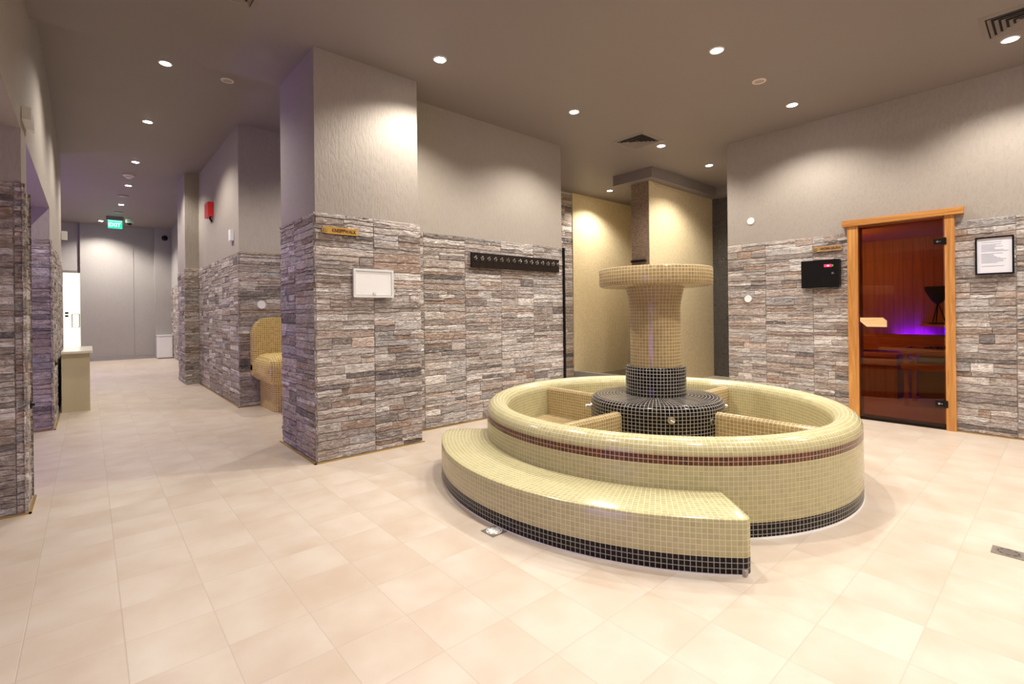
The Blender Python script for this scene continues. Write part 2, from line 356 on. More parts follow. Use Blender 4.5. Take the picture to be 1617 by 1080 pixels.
# ------------------------------------------------------------------ stone cladding
PAL = [((0.47,0.42,0.385), 5), ((0.40,0.345,0.31), 5), ((0.34,0.285,0.25), 5), ((0.42,0.335,0.285), 3), ((0.56,0.52,0.49), 4.5),
       ((0.265,0.225,0.205), 2.5), ((0.38,0.355,0.345), 3), ((0.30,0.215,0.165), 1.5), ((0.155,0.135,0.13), 1.2)]
def stone_face(O, D, N, w, z0, z1, seams, verts, faces, cols, depth=0.013, rnd=random):
    """ledge stones on a rectangle: O origin, D along, N outward; seams are the joints between tile columns"""
    O, D, N = Vector(O), Vector(D), Vector(N)
    xs = sorted(set([0.0, w] + [s for s in seams if 0.03 < s < w - 0.03]))
    wts = [p[1] for p in PAL]
    def wav(x, k, a): return a * (math.sin(x * 23 + k * 1.7) * 0.5 + math.sin(x * 61 + k * 5.1) * 0.35 + math.sin(x * 131 + k * 9.7) * 0.15)
    for xa, xb in zip(xs, xs[1:]):
        xa2, xb2 = xa + (0.0015 if xa > 0 else 0), xb - (0.0015 if xb < w else 0)
        z = z0; bounds = [(z0, 0.0, 0.0, 0)]
        while z < z1 - 1e-6:
            h = rnd.choice([0.034, 0.042, 0.05, 0.058, 0.066, 0.076, 0.09])
            z = z + h
            if z > z1 - 0.022: z = z1
            last = z >= z1 - 1e-6
            bounds.append((z, 0.0 if last else rnd.uniform(-0.018, 0.018), 0.0 if last else rnd.uniform(0.002, 0.006), rnd.uniform(0, 99)))
        def bz(b, x):
            return b[0] + b[1] * ((x - xa) / (xb - xa) - 0.5) * (xb - xa) + wav(x, b[3], b[2])
        for b0, b1 in zip(bounds, bounds[1:]):
            W = xb2 - xa2
            k = rnd.choice([1, 1, 2, 2, 2, 3]) if W > 0.3 else (rnd.choice([1, 1, 2]) if W > 0.12 else 1)
            cuts = [xa2] + sorted(xa2 + W * min(0.85, max(0.15, (i + rnd.uniform(-0.3, 0.3)) / k)) for i in range(1, k)) + [xb2]
            pieces = []
            for ca, cb in zip(cuts, cuts[1:]):
                if cb - ca < 0.02: continue
                if b1[0] - b0[0] > 0.056 and rnd.random() < 0.42:
                    f_ = rnd.uniform(0.35, 0.62); sl = rnd.uniform(-0.10, 0.10)
                    pieces += [(ca, cb, 0.0, f_, sl, 0), (ca, cb, f_, 1.0, 0, sl)]
                else: pieces.append((ca, cb, 0.0, 1.0, 0, 0))
            for ca, cb, fa_, fb_, st, sb in pieces:
                n = max(3, int((cb - ca) / 0.028)); d0 = rnd.uniform(0.35, 1.0) * depth
                base = rnd.choices(PAL, wts)[0][0]; br = rnd.uniform(0.72, 1.20)
                tint = (base[0]*br*1.46, base[1]*br*1.47, base[2]*br*1.47, 1.0)
                rows = []
                for j, fz in enumerate((0.0, 0.10, 0.5, 0.90, 1.0)):
                    row = []
                    for i in range(n + 3):
                        if i == 0: x = ca
                        elif i == n + 2: x = cb
                        else:
                            q = (i - 1) / n; x = ca + 0.0035 + (cb - ca - 0.007) * q
                        zl, zh = bz(b0, x), bz(b1, x)
                        hh_ = zh - zl; tq = (x - ca) / (cb - ca) - 0.5
                        zl, zh = zl + hh_ * (fa_ + sb * tq) + (wav(x, fa_ * 50, 0.003) if fa_ else 0), zl + hh_ * (fb_ + st * tq) + (wav(x, fb_ * 50, 0.003) if fb_ < 1 else 0)
                        if zh - zl < 0.008: zh = zl + 0.008
                        e = 0.0012
                        zz = zl + e + (zh - zl - 2 * e) * fz
                        edge = (j in (0, 4)) or (i in (0, n + 2))
                        dd = d0 * (0.28 + 0.15 * rnd.random()) if edge else d0 * (0.75 + 0.5 * rnd.random()) + rnd.uniform(-0.0015, 0.0015)
                        zz = min(max(zz, z0), z1)
                        row.append(len(verts)); verts.append(O + D * x + N * max(dd, 0.001) + Vector((0, 0, zz)))
                    rows.append(row)
                for r0, r1 in zip(rows, rows[1:]):
                    for i in range(len(r0) - 1):
                        faces.append((r0[i], r0[i+1], r1[i+1], r1[i])); cols.append(tint)
def cladding(parent, faces_spec, name='stone_cladding'):
    verts, faces, cols = [], [], []
    rnd = random.Random(sum(ord(c) for c in parent.name) * 7 + len(faces_spec))
    for (O, D, N, w, z0, z1, seams) in faces_spec: stone_face(O, D, N, w, z0, z1, seams, verts, faces, cols, rnd=rnd)
    me = bpy.data.meshes.new(name); me.from_pydata([tuple(v) for v in verts], [], faces)
    a = me.color_attributes.new('tint', 'FLOAT_COLOR', 'CORNER')
    flat = []
    for p, c in zip(me.polygons, cols): flat += list(c) * p.loop_total
    a.data.foreach_set('color', flat)
    me.materials.append(M['stone'])
    # normals: make every face look outward
    bm = bmesh.new(); bm.from_mesh(me)
    bm.normal_update(); bm.to_mesh(me); bm.free()
    return link(bpy.data.objects.new(name, me), parent)
def brass(parent, segs):
    bm = bmesh.new()
    for x0, x1, y0, y1 in segs: add_box(bm, x0, x1, y0, y1, 0.0, 0.009)
    return mesh_obj('floor_profile', bm, 'brass', parent)

# ------------------------------------------------------------------ setting
SZ = 2.022
def struct(name, boxes, mat, parent=None):
    bm = bmesh.new()
    for b in boxes: add_box(bm, *b)
    o = mesh_obj(name, bm, mat, parent)
    if not parent: o['kind'] = 'structure'
    return o
struct('floor', [(-2.7, 8.8, -1.7, 17.6, -0.12, 0.0)], 'floor')
struct('ceiling', [(-0.305, 8.8, -1.7, YB, HALL_Z, 4.0), (4.646, 8.8, YB, 6.1, HALL_Z, 4.0)], 'ceiling')
struct('ceiling_corridor', [(-2.7, 4.646, YB, 17.6, CORR_Z, 4.0)], 'ceiling')

def seam(start, w, first, step=0.515):
    s = []; x = first
    while x < w: s.append(x); x += step
    return s
# pillar beside the fountain
p = struct('wall_pillar', [(1.378, 2.318, 3.978, 4.885, 0, 3.70)], 'plaster')
cladding(p, [((1.360, 3.978, 0), (1, 0, 0), (0, -1, 0), 0.976, 0.008, SZ, [0.512]),
             ((1.378, 4.890, 0), (0, -1, 0), (-1, 0, 0), 0.93, 0.008, SZ, [0.415, 0.93])])
brass(p, [(1.345, 2.345, 3.945, 3.960), (1.345, 1.360, 3.945, 4.90)])
# wall with the hook board
p = struct('wall_hooks', [(2.318, 4.646, 4.336, 4.885, 0, 3.70)], 'plaster')
cladding(p, [((2.336, 4.336, 0), (1, 0, 0), (0, -1, 0), 2.31, 0.008, SZ, [0.245, 0.762, 1.273, 1.79])])
brass(p, [(2.336, 4.646, 4.305, 4.318)])
struct('wall_behind_hooks', [(4.5, 4.646, 4.885, 7.2, 0, 3.70)], 'plaster')
struct('trim_1', [(4.646, 4.668, 4.300, 4.330, 0.0, 2.02)], 'blackp')
# shower-side wall: full height stone strip, then mosaic
p = struct('wall_mosaic_back', [(4.646, 8.8, 5.948, 6.1, 0, 3.40)], 'plaster')
cladding(p, [((4.65, 5.948, 0), (1, 0, 0), (0, -1, 0), 2.0, 0.005, HALL_Z - 0.005, [0.5, 1.0, 1.5])])

def uv_box(bm, x0, x1, y0, y1, z0, z1, mi=0, pitch=0.0255):
    uvl = bm.loops.layers.uv.get('UVMap') or bm.loops.layers.uv.new('UVMap')
    n0 = len(bm.faces); add_box(bm, x0, x1, y0, y1, z0, z1, mi)
    bm.faces.ensure_lookup_table()
    for f in bm.faces[n0:]:
        f.normal_update(); n = f.normal
        for l in f.loops:
            c = l.vert.co
            l[uvl].uv = (c.y, c.z) if abs(n.x) > 0.5 else ((c.x, c.z) if abs(n.y) > 0.5 else (c.x, c.y))
def mosaic_struct(name, boxes, mat, parent=None, nm=None):
    bm = bmesh.new()
    for b in boxes: uv_box(bm, *b)
    o = mesh_obj(name, bm, mat, parent)
    if not parent: o['kind'] = 'structure'
    return o
mosaic_struct('mosaic_cladding', [(6.65, 8.55, 5.925, 5.948, 0, HALL_Z - 0.002)], 'wallmos', p)
p = mosaic_struct('wall_mosaic_column', [(6.53, 8.55, 4.25, 4.57, 0, 3.195)], 'wallmos')
mosaic_struct('side_cladding', [(6.518, 6.53, 4.25, 4.57, 0, 3.195)], 'taupe', p)
mosaic_struct('wall_dark_mosaic', [(8.55, 8.8, 2.93, 6.0, 0, 3.40)], 'black')
struct('trim_lowered_ceiling', [(6.36, 8.36, 4.09, 4.80, 3.195, HALL_Z + 0.01), (8.36, 8.6, 3.2, 4.80, 3.195, HALL_Z + 0.01)], 'ceiling')
struct('trim_kerb', [(6.64, 6.78, 4.57, 5.93, 0, 0.11)], 'marble')
struct('floor_shower', [(6.78, 8.55, 4.57, 5.93, 0.0, 0.012)], 'wetfloor')

# right wall with the sauna door, sauna cabin behind it
DY0, DY1, DZ = 0.775, 1.52, 2.10
p = struct('wall_right', [(6.306, 6.45, -1.7, DY0, 0, 3.40), (6.306, 6.45, DY1, 2.93, 0, 3.40), (6.306, 6.45, DY0, DY1, DZ, 3.40),
                          (6.45, 8.8, 2.78, 2.93, 0, 3.40)], 'plaster')
cladding(p, [((6.306, 2.93, 0), (0, -1, 0), (-1, 0, 0), 1.335, 0.008, SZ, [0.468, 0.988]),
             ((6.306, 0.735, 0), (0, -1, 0), (-1, 0, 0), 2.43, 0.008, SZ, [0.42, 0.935, 1.45, 1.965])])
brass(p, [(6.276, 6.289, 1.61, 2.93), (6.276, 6.289, -1.69, 0.725)])
SX, SCZ = 8.25, 2.12
struct('wall_sauna_back', [(SX, SX + 0.08, -0.5, 2.70, 0, SCZ)], 'plank')
struct('wall_sauna_left', [(6.46, SX, 2.62, 2.70, 0, SCZ)], 'plank')
struct('wall_sauna_right', [(6.46, SX, -0.5, -0.42, 0, SCZ)], 'plank')
struct('wall_sauna_front', [(6.452, 6.48, -0.42, DY0, 0, SCZ), (6.452, 6.48, DY1, 2.62, 0, SCZ)], 'plank')
struct('ceiling_sauna', [(6.455, SX + 0.08, -0.5, 2.70, SCZ, SCZ + 0.06)], 'plankf')
struct('floor_sauna', [(6.455, SX, -0.42, 2.62, 0.0, 0.03)], 'plankf')

# walls of the corridor
p = struct('wall_seat', [(1.477, 4.5, 7.075, 10.08, 0, 3.75)], 'plaster')
cladding(p, [((1.459, 7.075, 0), (1, 0, 0), (0, -1, 0), 3.04, 0.008, SZ, [0.515, 1.03, 1.545, 2.06, 2.575]),
             ((1.477, 10.08, 0), (0, -1, 0), (-1, 0, 0), 3.022, 0.008, SZ, [0.4, 0.92, 1.43, 1.95, 2.46])])
brass(p, [(1.445, 4.5, 7.047, 7.057), (1.445, 1.459, 7.047, 10.07)])
p = struct('wall_buttress', [(1.272, 2.2, 10.083, 10.98, 0, 3.75)], 'plaster')
cladding(p, [((1.254, 10.083, 0), (1, 0, 0), (0, -1, 0), 0.21, 0.008, SZ, []),
             ((1.272, 10.98, 0), (0, -1, 0), (-1, 0, 0), 0.90, 0.008, SZ, [0.45])])
p = struct('wall_corridor_right', [(1.80, 2.2, 10.98, 17.6, 0, 3.75)], 'plaster_cool')
cladding(p, [((1.80, 17.1, 0), (0, -1, 0), (-1, 0, 0), 6.1, 0.008, SZ, [i * 0.515 for i in range(1, 12)])])
struct('wall_end', [(0.065, 0.955, 17.20, 17.6, 0, 3.75), (0.955, 1.42, 17.212, 17.6, 0, 3.75), (1.42, 1.80, 16.95, 17.6, 0, 3.75), (-0.16, 0.065, 17.2, 17.6, 0, 3.75),
                    (-2.7, -0.50, 17.30, 17.6, 0, 3.75), (-0.50, -0.16, 17.30, 17.6, 2.42, 3.75)], 'plaster_cool')
struct('baseboard_end', [(-0.16, 1.80, 17.14, 17.199, 0, 0.07)], 'marble')
# left side: bays, piers and the beam above them
p = struct('wall_left_pier', [(-2.6, -0.305, 4.21, 4.548, 0, 2.36)], 'plaster')
cladding(p, [((-2.6, 4.21, 0), (1, 0, 0), (0, -1, 0), 2.315, 0.008, SZ, [0.255, 0.77, 1.285, 1.8, 2.26]),
             ((-0.305, 4.192, 0), (0, 1, 0), (1, 0, 0), 0.365, 0.008, SZ, []),
             ((-0.285, 4.548, 0), (-1, 0, 0), (0, 1, 0), 2.315, 0.008, SZ, [])])
brass(p, [(-2.6, -0.273, 4.176, 4.190), (-0.286, -0.272, 4.176, 4.57)])
p = struct('wall_left_far', [(-2.6, -0.305, 7.115, 10.05, 0, 2.36)], 'plaster')
cladding(p, [((-2.6, 7.115, 0), (1, 0, 0), (0, -1, 0), 2.315, 0.008, SZ, [0.255, 0.77, 1.285, 1.8]),
             ((-0.305, 7.097, 0), (0, 1, 0), (1, 0, 0), 2.95, 0.008, SZ, [0.5, 1.01, 1.53, 2.04, 2.55])])
brass(p, [(-2.6, -0.273, 7.083, 7.096), (-0.286, -0.272, 7.083, 10.05)])
struct('wall_left_beam', [(-2.6, -0.305, -1.7, 10.05, 2.36, 3.98)], 'plaster')
struct('wall_left_bays', [(-2.75, -2.6, -1.7, 17.6, 0, 3.98)], 'plaster')
struct('wall_near', [(-2.7, 8.8, -1.85, -1.7, 0, 3.98)], 'plaster')

# ------------------------------------------------------------------ polar mosaic builder
def polar(name, C, prof, mats, parent, a0=0.0, a1=2*PI, n=192, N=None, pitch=0.0255, smooth=40, cap=False):
    """prof: list of (r, z, material index of the strip that starts here, v or None)"""
    full = abs(a1 - a0 - 2*PI) < 1e-6
    rref = max(p[0] for p in prof)
    cnt = N or round(rref * (a1 - a0) / pitch)
    bm = bmesh.new(); uvl = bm.loops.layers.uv.get('UVMap') or bm.loops.layers.uv.new('UVMap')
    cols = n if full else n + 1
    grid = []
    for k in range(cols):
        a = a0 + (a1 - a0) * k / n
        grid.append([bm.verts.new((C[0] + p[0]*math.cos(a), C[1] + p[0]*math.sin(a), p[1])) for p in prof])
    vs = [0.0]
    for A, B in zip(prof, prof[1:]): vs.append(vs[-1] + math.hypot(B[0]-A[0], B[1]-A[1]))
    for k in range(n):
        G0, G1 = grid[k], grid[(k+1) % cols]
        for j in range(len(prof) - 1):
            f = bm.faces.new((G0[j], G1[j], G1[j+1], G0[j+1])); f.material_index = prof[j][2]
            for l, (uu, vv) in zip(f.loops, ((k, vs[j]), (k+1, vs[j]), (k+1, vs[j+1]), (k, vs[j+1]))):
                l[uvl].uv = (uu / n * cnt * pitch, vv)
    if cap and not full:
        for G in (grid[0], grid[-1]):
            f = bm.faces.new(G); f.material_index = cap - 1
            for l in f.loops: l[uvl].uv = (math.hypot(l.vert.co.x - C[0], l.vert.co.y - C[1]), l.vert.co.z)
    return mesh_obj(name, bm, mats, parent, smooth=smooth)

FC = (3.396, 2.170); PT = 0.0250
ft = empty('foot_bath', (FC[0], FC[1], 0), 'round tiled foot bath fountain of yellow-green mosaic with a mushroom column', 'fountain')
ft_inv = Matrix.Translation((-FC[0], -FC[1], 0))
def under(o):        # keep world position under the empty
    o.matrix_parent_inverse = ft_inv; return o
# basin wall: silicone foot, 3 black rows, cream, 2 red-brown rows, rolled rim, inner wall
prof = [(1.345, 0.0, 3), (1.340, 0.010, 1)]
z = 0.010
prof += [(1.340, z + 3*PT, 0)]
prof += [(1.340, z + 15*PT, 2), (1.340, z + 17*PT, 0)]
zr = z + 17*PT                                   # 0.435
rc, hw = 1.257, 0.083
for i in range(1, 16):
    a = PI * i / 16
    prof.append((rc + hw * math.cos(a), zr + 0.080 * math.sin(a), 0))
prof += [(1.174, zr, 0), (1.178, 0.20, 0)]
under(polar('basin_wall', FC, prof, ['cream', 'black', 'redbrown', 'white'], ft, n=240, pitch=PT))
under(polar('basin_floor', FC, [(1.178, 0.205, 0), (0.46, 0.205, 0)], ['gold'], ft, n=96, pitch=PT))
# step: annular sector with rounded ends
def step():
    bm = bmesh.new(); uvl = bm.loops.layers.uv.get('UVMap') or bm.loops.layers.uv.new('UVMap')
    Rr, ri, zt = 1.690, 1.335, 0.255
    a0, a1 = math.radians(135.5), math.radians(360 - 133.2)
    pts = []                                      # outline, counter-clockwise seen from above, outer edge then radial end
    def pol(r, a): return Vector((FC[0] + r*math.cos(a), FC[1] + r*math.sin(a)))
    n = 90
    def corner(a, s, rad, m):                     # rounded outer corner
        res = []
        da = rad / Rr
        c = pol(Rr - rad, a - s * da)
        base = a
        for i in range(m + 1):
            t = (PI/2) * i / m
            d = Vector((math.cos(a - s*da), math.sin(a - s*da))) * math.cos(t) + Vector((-math.sin(a), math.cos(a))) * s * math.sin(t)
            res.append(c + d * rad)
        return res
    c1 = corner(a0, -1, 0.10, 8)[::-1]            # left, larger
    c2 = corner(a1, 1, 0.045, 6)
    outer = [pol(Rr, a0 + 0.10/Rr + (a1 - a0 - 0.145/Rr) * i / n) for i in range(1, n)]
    path = [pol(ri, a0)] + c1 + outer + c2 + [pol(ri, a1)]
    L = [0.0]
    for A, B in zip(path, path[1:]): L.append(L[-1] + (B - A).length)
    zs = [(0.0, 2), (0.008, 1), (0.008 + 3*PT, 0), (zt - 0.012, 0), (zt - 0.004, 0), (zt, 0)]
    def inset(i, d):
        if d == 0: return path[i]
        t = (path[min(i+1, len(path)-1)] - path[max(i-1, 0)]).normalized()
        nrm = Vector((t.y, -t.x)) * -1
        q = path[i] + nrm * d
        return q
    cols = []
    for i in range(len(path)):
        col = []
        for (zz, _), d in zip(zs, (0, 0, 0, 0, 0.004, 0.012)):
            q = inset(i, d) if d else path[i]
            col.append(bm.verts.new((q.x, q.y, zz)))
        cols.append(col)
    for i in range(len(path) - 1):
        for j in range(len(zs) - 1):
            f = bm.faces.new((cols[i][j], cols[i+1][j], cols[i+1][j+1], cols[i][j+1])); f.material_index = zs[j][1]
            for l, (k, jj) in zip(f.loops, ((i, j), (i+1, j), (i+1, j+1), (i, j+1))):
                l[uvl].uv = (L[k], zs[jj][0] - 0.008)
    # top: strips from the outline to the basin wall
    for i in range(len(path) - 1):
        A, B = cols[i][-1], cols[i+1][-1]
        def inn(v):
            a = math.atan2(v.co.y - FC[1], v.co.x - FC[0]) % (2*PI)
            a = min(max(a, a0 + 0.002), a1 - 0.002)
            return pol(ri, a), a
        (qa, aa), (qb, ab) = inn(A), inn(B)
        if (qa - qb).length < 1e-5:
            va = bm.verts.new((qa.x, qa.y, zt)); f = bm.faces.new((A, B, va)); vsq = [A, B, va]
        else:
            va = bm.verts.new((qa.x, qa.y, zt)); vb = bm.verts.new((qb.x, qb.y, zt)); f = bm.faces.new((A, B, vb, va))
        for l in f.loops:
            d = Vector((l.vert.co.x - FC[0], l.vert.co.y - FC[1])); a = math.atan2(d.y, d.x) % (2*PI)
            l[uvl].uv = (a * 1.5, d.length)
    bmesh.ops.remove_doubles(bm, verts=bm.verts, dist=1e-5)
    return mesh_obj('step', bm, ['cream', 'black', 'white'], ft, smooth=35)
under(step())
chip_a = math.radians(360 - 134.6)
under(box('chipped_corner', FC[0] + 1.684*math.cos(chip_a) - 0.012, FC[0] + 1.684*math.cos(chip_a) + 0.012,
    FC[1] + 1.684*math.sin(chip_a) - 0.012, FC[1] + 1.684*math.sin(chip_a) + 0.012, 0.0, 0.030, 'chip', ft, bevel=0.004))
# four dividers
def divider(dx, dy):
    bm = bmesh.new(); uvl = bm.loops.layers.uv.get('UVMap') or bm.loops.layers.uv.new('UVMap')
    r0, r1, hwid, zt = 0.485, 1.185, 0.042, 0.466
    d = Vector((dx, dy)); s = Vector((-dy, dx)); sec = [(-hwid, 0.205)]
    for i in range(9):
        a = PI - PI * i / 8
        sec.append((hwid * math.cos(a), zt - 0.032 + 0.032 * math.sin(a)))
    sec.append((hwid, 0.205)); L = [0.0]
    for A, B in zip(sec, sec[1:]): L.append(L[-1] + math.hypot(B[0]-A[0], B[1]-A[1]))
    rings = [[bm.verts.new((FC[0] + d.x*r + s.x*a, FC[1] + d.y*r + s.y*a, zz)) for a, zz in sec] for r in (r0, r1)]
    for j in range(len(sec) - 1):
        f = bm.faces.new((rings[0][j], rings[0][j+1], rings[1][j+1], rings[1][j]))
        for l, q in zip(f.loops, ((r0, L[j]), (r0, L[j+1]), (r1, L[j+1]), (r1, L[j]))): l[uvl].uv = q
    bm.faces.new(rings[0]); bm.faces.new(rings[1][::-1])
    return mesh_obj('divider', bm, ['gold'], ft, smooth=40)
for d in ((1, 0), (-1, 0), (0, 1), (0, -1)): under(divider(*d))
# drum, collar, column, top disc
prof = [(0.505, 0.205, 0), (0.508, 0.445, 0)]
for i in range(1, 7):
    a = PI/2 * i / 6; prof.append((0.455 + 0.053*math.cos(a), 0.475 + 0.055*math.sin(a), 0))
prof += [(0.20, 0.545, 0)]
under(polar('drum', FC, prof, ['black'], ft, n=128, N=112, pitch=PT))
prof = [(0.231, 0.540, 0), (0.231, 0.752, 0), (0.226, 0.760, 0), (0.190, 0.762, 0)]
under(polar('collar', FC, prof, ['black'], ft, n=96, N=58, pitch=PT))
prof = [(0.193, 0.755, 0), (0.193, 1.18, 0)]
for i in range(1, 9):
    q = i / 8; prof.append((0.193 + 0.034 * q**1.8, 1.18 + 0.205 * q, 0))
under(polar('column', FC, prof, ['gold'], ft, n=96, N=48, pitch=PT))
prof = [(0.18, 1.383, 0), (0.405, 1.383, 0), (0.424, 1.390, 0), (0.433, 1.405, 0), (0.433, 1.512, 0), (0.426, 1.524, 0), (0.410, 1.528, 0), (0.0001, 1.528, 0)]
under(polar('top_disc', FC, prof, ['gold'], ft, n=128, N=108, pitch=PT))
# steel water jets on the drum
for deg in (-136, 135, -45, 45):
    a = math.radians(deg); d = Vector((math.cos(a), math.sin(a), 0)); c = Vector((FC[0], FC[1], 0.438)) + d * 0.502
    bm = bmesh.new(); add_cyl(bm, c, d, 0.026, 0.026, 0.014, 20); add_cyl(bm, c + d*0.014, d, 0.014, 0.014, 0.034, 14)
    jet = under(mesh_obj('water_jet', bm, 'steel', ft, smooth=40)); jet['label'] = 'round steel water jet'
    side = d.cross(Vector((0, 0, 1)))
    tipb = bmesh.new(); q = c + d*0.048
    add_tube(tipb, [q - side*0.013 - Vector((0,0,0.007)), q + side*0.013 + Vector((0,0,0.007))], 0.0045, 8)
    mesh_obj('jet_slot', tipb, 'white', jet, smooth=50)
for deg in (-99,):
    a = math.radians(deg); d = Vector((math.cos(a), math.sin(a), 0)); c = Vector((FC[0], FC[1], 0.405)) + d * 0.500
    bm = bmesh.new(); add_cyl(bm, c, d, 0.024, 0.022, 0.018, 20)
    o = under(mesh_obj('drain_socket', bm, 'steeld', ft, smooth=40)); o['label'] = 'dull ringed overflow socket'
    bm = bmesh.new(); add_cyl(bm, c + d*0.0182, d, 0.012, 0.012, 0.002, 14)
    mesh_obj('socket_hole', bm, 'dark', o)

# ------------------------------------------------------------------ tiled heated seat by the corridor wall
seat = empty('tiled_seat', (2.0, 7.05, 0), 'golden mosaic heated seat with rounded back, half hidden behind the pillar', 'seat')
seat_inv = Matrix.Translation((-2.0, -7.05, 0))
def uv_dominant(o, inv):
    me = o.data; uvl = me.uv_layers.new(name='UVMap') if not me.uv_layers else me.uv_layers[0]
    for p_ in me.polygons:
        n_ = p_.normal
        for li in p_.loop_indices:
            c = me.vertices[me.loops[li].vertex_index].co
            uvl.data[li].uv = (c.y, c.z) if abs(n_.x) > max(abs(n_.y), abs(n_.z)) else ((c.x, c.z) if abs(n_.y) >= abs(n_.z) else (c.x, c.y))
    o.matrix_parent_inverse = inv; return o
def round_box(name, x0, x1, y0, y1, z0, z1, r, mat, parent, seg=6, front=None):
    bm = bmesh.new(); add_box(bm, x0, x1, y0, y1, z0, z1)
    es = [e for e in bm.edges if front is None or front(e)]
    bmesh.ops.bevel(bm, geom=es, offset=r, segments=seg, affect='EDGES', profile=0.5)
    return mesh_obj(name, bm, mat, parent, smooth=50)
yw = 7.056
nb = lambda e: not all(abs(v.co.y - yw) < 1e-6 for v in e.verts)
bm = bmesh.new(); ol = [(1.59, 0.42)]
for k in range(13):
    a = PI - (PI/2) * k / 12; ol.append((1.80 + 0.21*math.cos(a), 0.95 + 0.21*math.sin(a)))
for k in range(13):
    a = PI/2 - (PI/2) * k / 12; ol.append((2.21 + 0.21*math.cos(a), 0.95 + 0.21*math.sin(a)))
ol.append((2.42, 0.42))
A = [bm.verts.new((x, 6.87, zz)) for x, zz in ol]; B = [bm.verts.new((x, yw, zz)) for x, zz in ol]
bm.faces.new(A); bm.faces.new(B[::-1])
for k in range(len(ol)): bm.faces.new((A[k], B[k], B[(k+1) % len(ol)], A[(k+1) % len(ol)]))
bmesh.ops.bevel(bm, geom=[e for e in bm.edges if all(abs(v.co.y - 6.87) < 1e-6 for v in e.verts)], offset=0.085, segments=6, affect='EDGES', profile=0.5)
o = mesh_obj('backrest', bm, 'seatgold', seat, smooth=50)
uv_dominant(o, seat_inv)
o = round_box('seat_shell', 1.59, 2.42, 6.22, yw - 0.01, 0.33, 0.70, 0.15, 'seatgold', seat, front=lambda e: not all(abs(v.co.y - (yw - 0.01)) < 1e-6 for v in e.verts))
uv_dominant(o, seat_inv)
o = round_box('pedestal', 1.70, 2.31, 6.36, yw - 0.02, 0.0, 0.36, 0.09, 'seatgold', seat, front=lambda e: abs(e.verts[0].co.z - e.verts[1].co.z) > 0.1 and e.verts[0].co.y < 7.0)
uv_dominant(o, seat_inv)

# ------------------------------------------------------------------ sauna door
dr = empty('door_1', (6.288, 1.15, 0), kind='structure')
def at(o, par, loc):
    o.matrix_parent_inverse = Matrix.Translation((-loc[0], -loc[1], -loc[2])); return o
DL = (6.288, 1.15, 0)
def dpart(o): return at(o, dr, DL)
XF = 6.262
fr = dpart(box('door_frame', XF, 6.44, 1.500, 1.595, 0.0, 2.09, 'pine', dr, bevel=0.006))
dpart(box('door_frame', XF, 6.44, 0.722, 0.795, 0.0, 2.09, 'pine', dr, bevel=0.006))
dpart(box('door_header', XF - 0.018, 6.33, 0.655, 1.640, 2.086, 2.150, 'pineh', dr, bevel=0.010))
dpart(box('door_frame', 6.31, 6.44, 0.795, 1.500, 2.062, 2.10, 'pineh', dr))
dpart(box('threshold', 6.29, 6.44, 0.795, 1.500, 0.0, 0.028, 'espresso', dr))
glass = dpart(box('glass_pane', 6.272, 6.280, 0.806, 1.488, 0.032, 2.060, 'amber', dr))
bm = bmesh.new()
hv = [(1.479, 1.095), (1.285, 1.095), (1.250, 1.062), (1.250, 0.998), (1.420, 0.998), (1.479, 1.055)]
lo = [bm.verts.new((6.236, y, z_)) for y, z_ in hv]; hi = [bm.verts.new((6.256, y, z_)) for y, z_ in hv]
bm.faces.new(lo); bm.faces.new(hi[::-1])
for i in range(len(hv)): bm.faces.new((lo[i], hi[i], hi[(i+1) % 6], lo[(i+1) % 6]))
hnd = dpart(mesh_obj('door_handle', bm, 'palewood', dr, bevel=0.003, smooth=35)); hnd['label'] = 'pale wooden handle plate'
bm = bmesh.new(); add_cyl(bm, (6.255, 1.30, 1.045), (1, 0, 0), 0.010, 0.010, 0.018, 12); add_cyl(bm, (6.255, 1.43, 1.045), (1, 0, 0), 0.010, 0.010, 0.018, 12)
dpart(mesh_obj('handle_spacer', bm, 'blackp', dr))
for zc in (1.838, 0.255):
    bm = bmesh.new()
    add_box(bm, 6.262, 6.290, 0.785, 0.876, zc - 0.024, zc + 0.024); add_box(bm, 6.256, 6.30, 0.780, 0.812, zc - 0.034, zc + 0.034)
    h = dpart(mesh_obj('hinge', bm, 'blackp', dr, bevel=0.003, smooth=35)); h['label'] = 'black clamp hinge'
    bm = bmesh.new(); add_cyl(bm, (6.2625, 0.846, zc), (-1, 0, 0), 0.010, 0.010, 0.002, 14); add_cyl(bm, (6.2625, 0.826, zc), (-1, 0, 0), 0.005, 0.005, 0.002, 10)
    mesh_obj('hinge_screw', bm, 'steel', h)

# sauna fittings seen through the glass
ht = empty('sauna_heater', (7.55, 1.0, 0.03), 'wood-guarded sauna heater with dark stones behind the amber door', 'heater')
HL = (7.55, 1.0, 0.03)
def hp(o): return at(o, ht, HL)
for zc, hh in ((0.68, 0.075), (0.50, 0.075)):
    bm = bmesh.new()
    add_box(bm, 7.30, 7.325, 0.55, 1.33, zc - hh/2, zc + hh/2); add_box(bm, 7.80, 7.825, 0.55, 1.33, zc - hh/2, zc + hh/2)
    add_box(bm, 7.325, 7.80, 1.305, 1.33, zc - hh/2, zc + hh/2); add_box(bm, 7.325, 7.80, 0.55, 0.575, zc - hh/2, zc + hh/2)
    hp(mesh_obj('guard_rail', bm, 'pineh', ht))
for (x, y) in ((7.325, 1.265), (7.325, 0.575), (7.76, 1.265), (7.76, 0.575)):
    hp(box('guard_post', x, x + 0.04, y, y + 0.04, 0.03, 0.71, 'pine', ht))
hp(box('heater_body', 7.40, 7.72, 0.64, 1.18, 0.13, 0.66, 'steeld', ht, bevel=0.01))
bm = bmesh.new()
rs = random.Random(3)
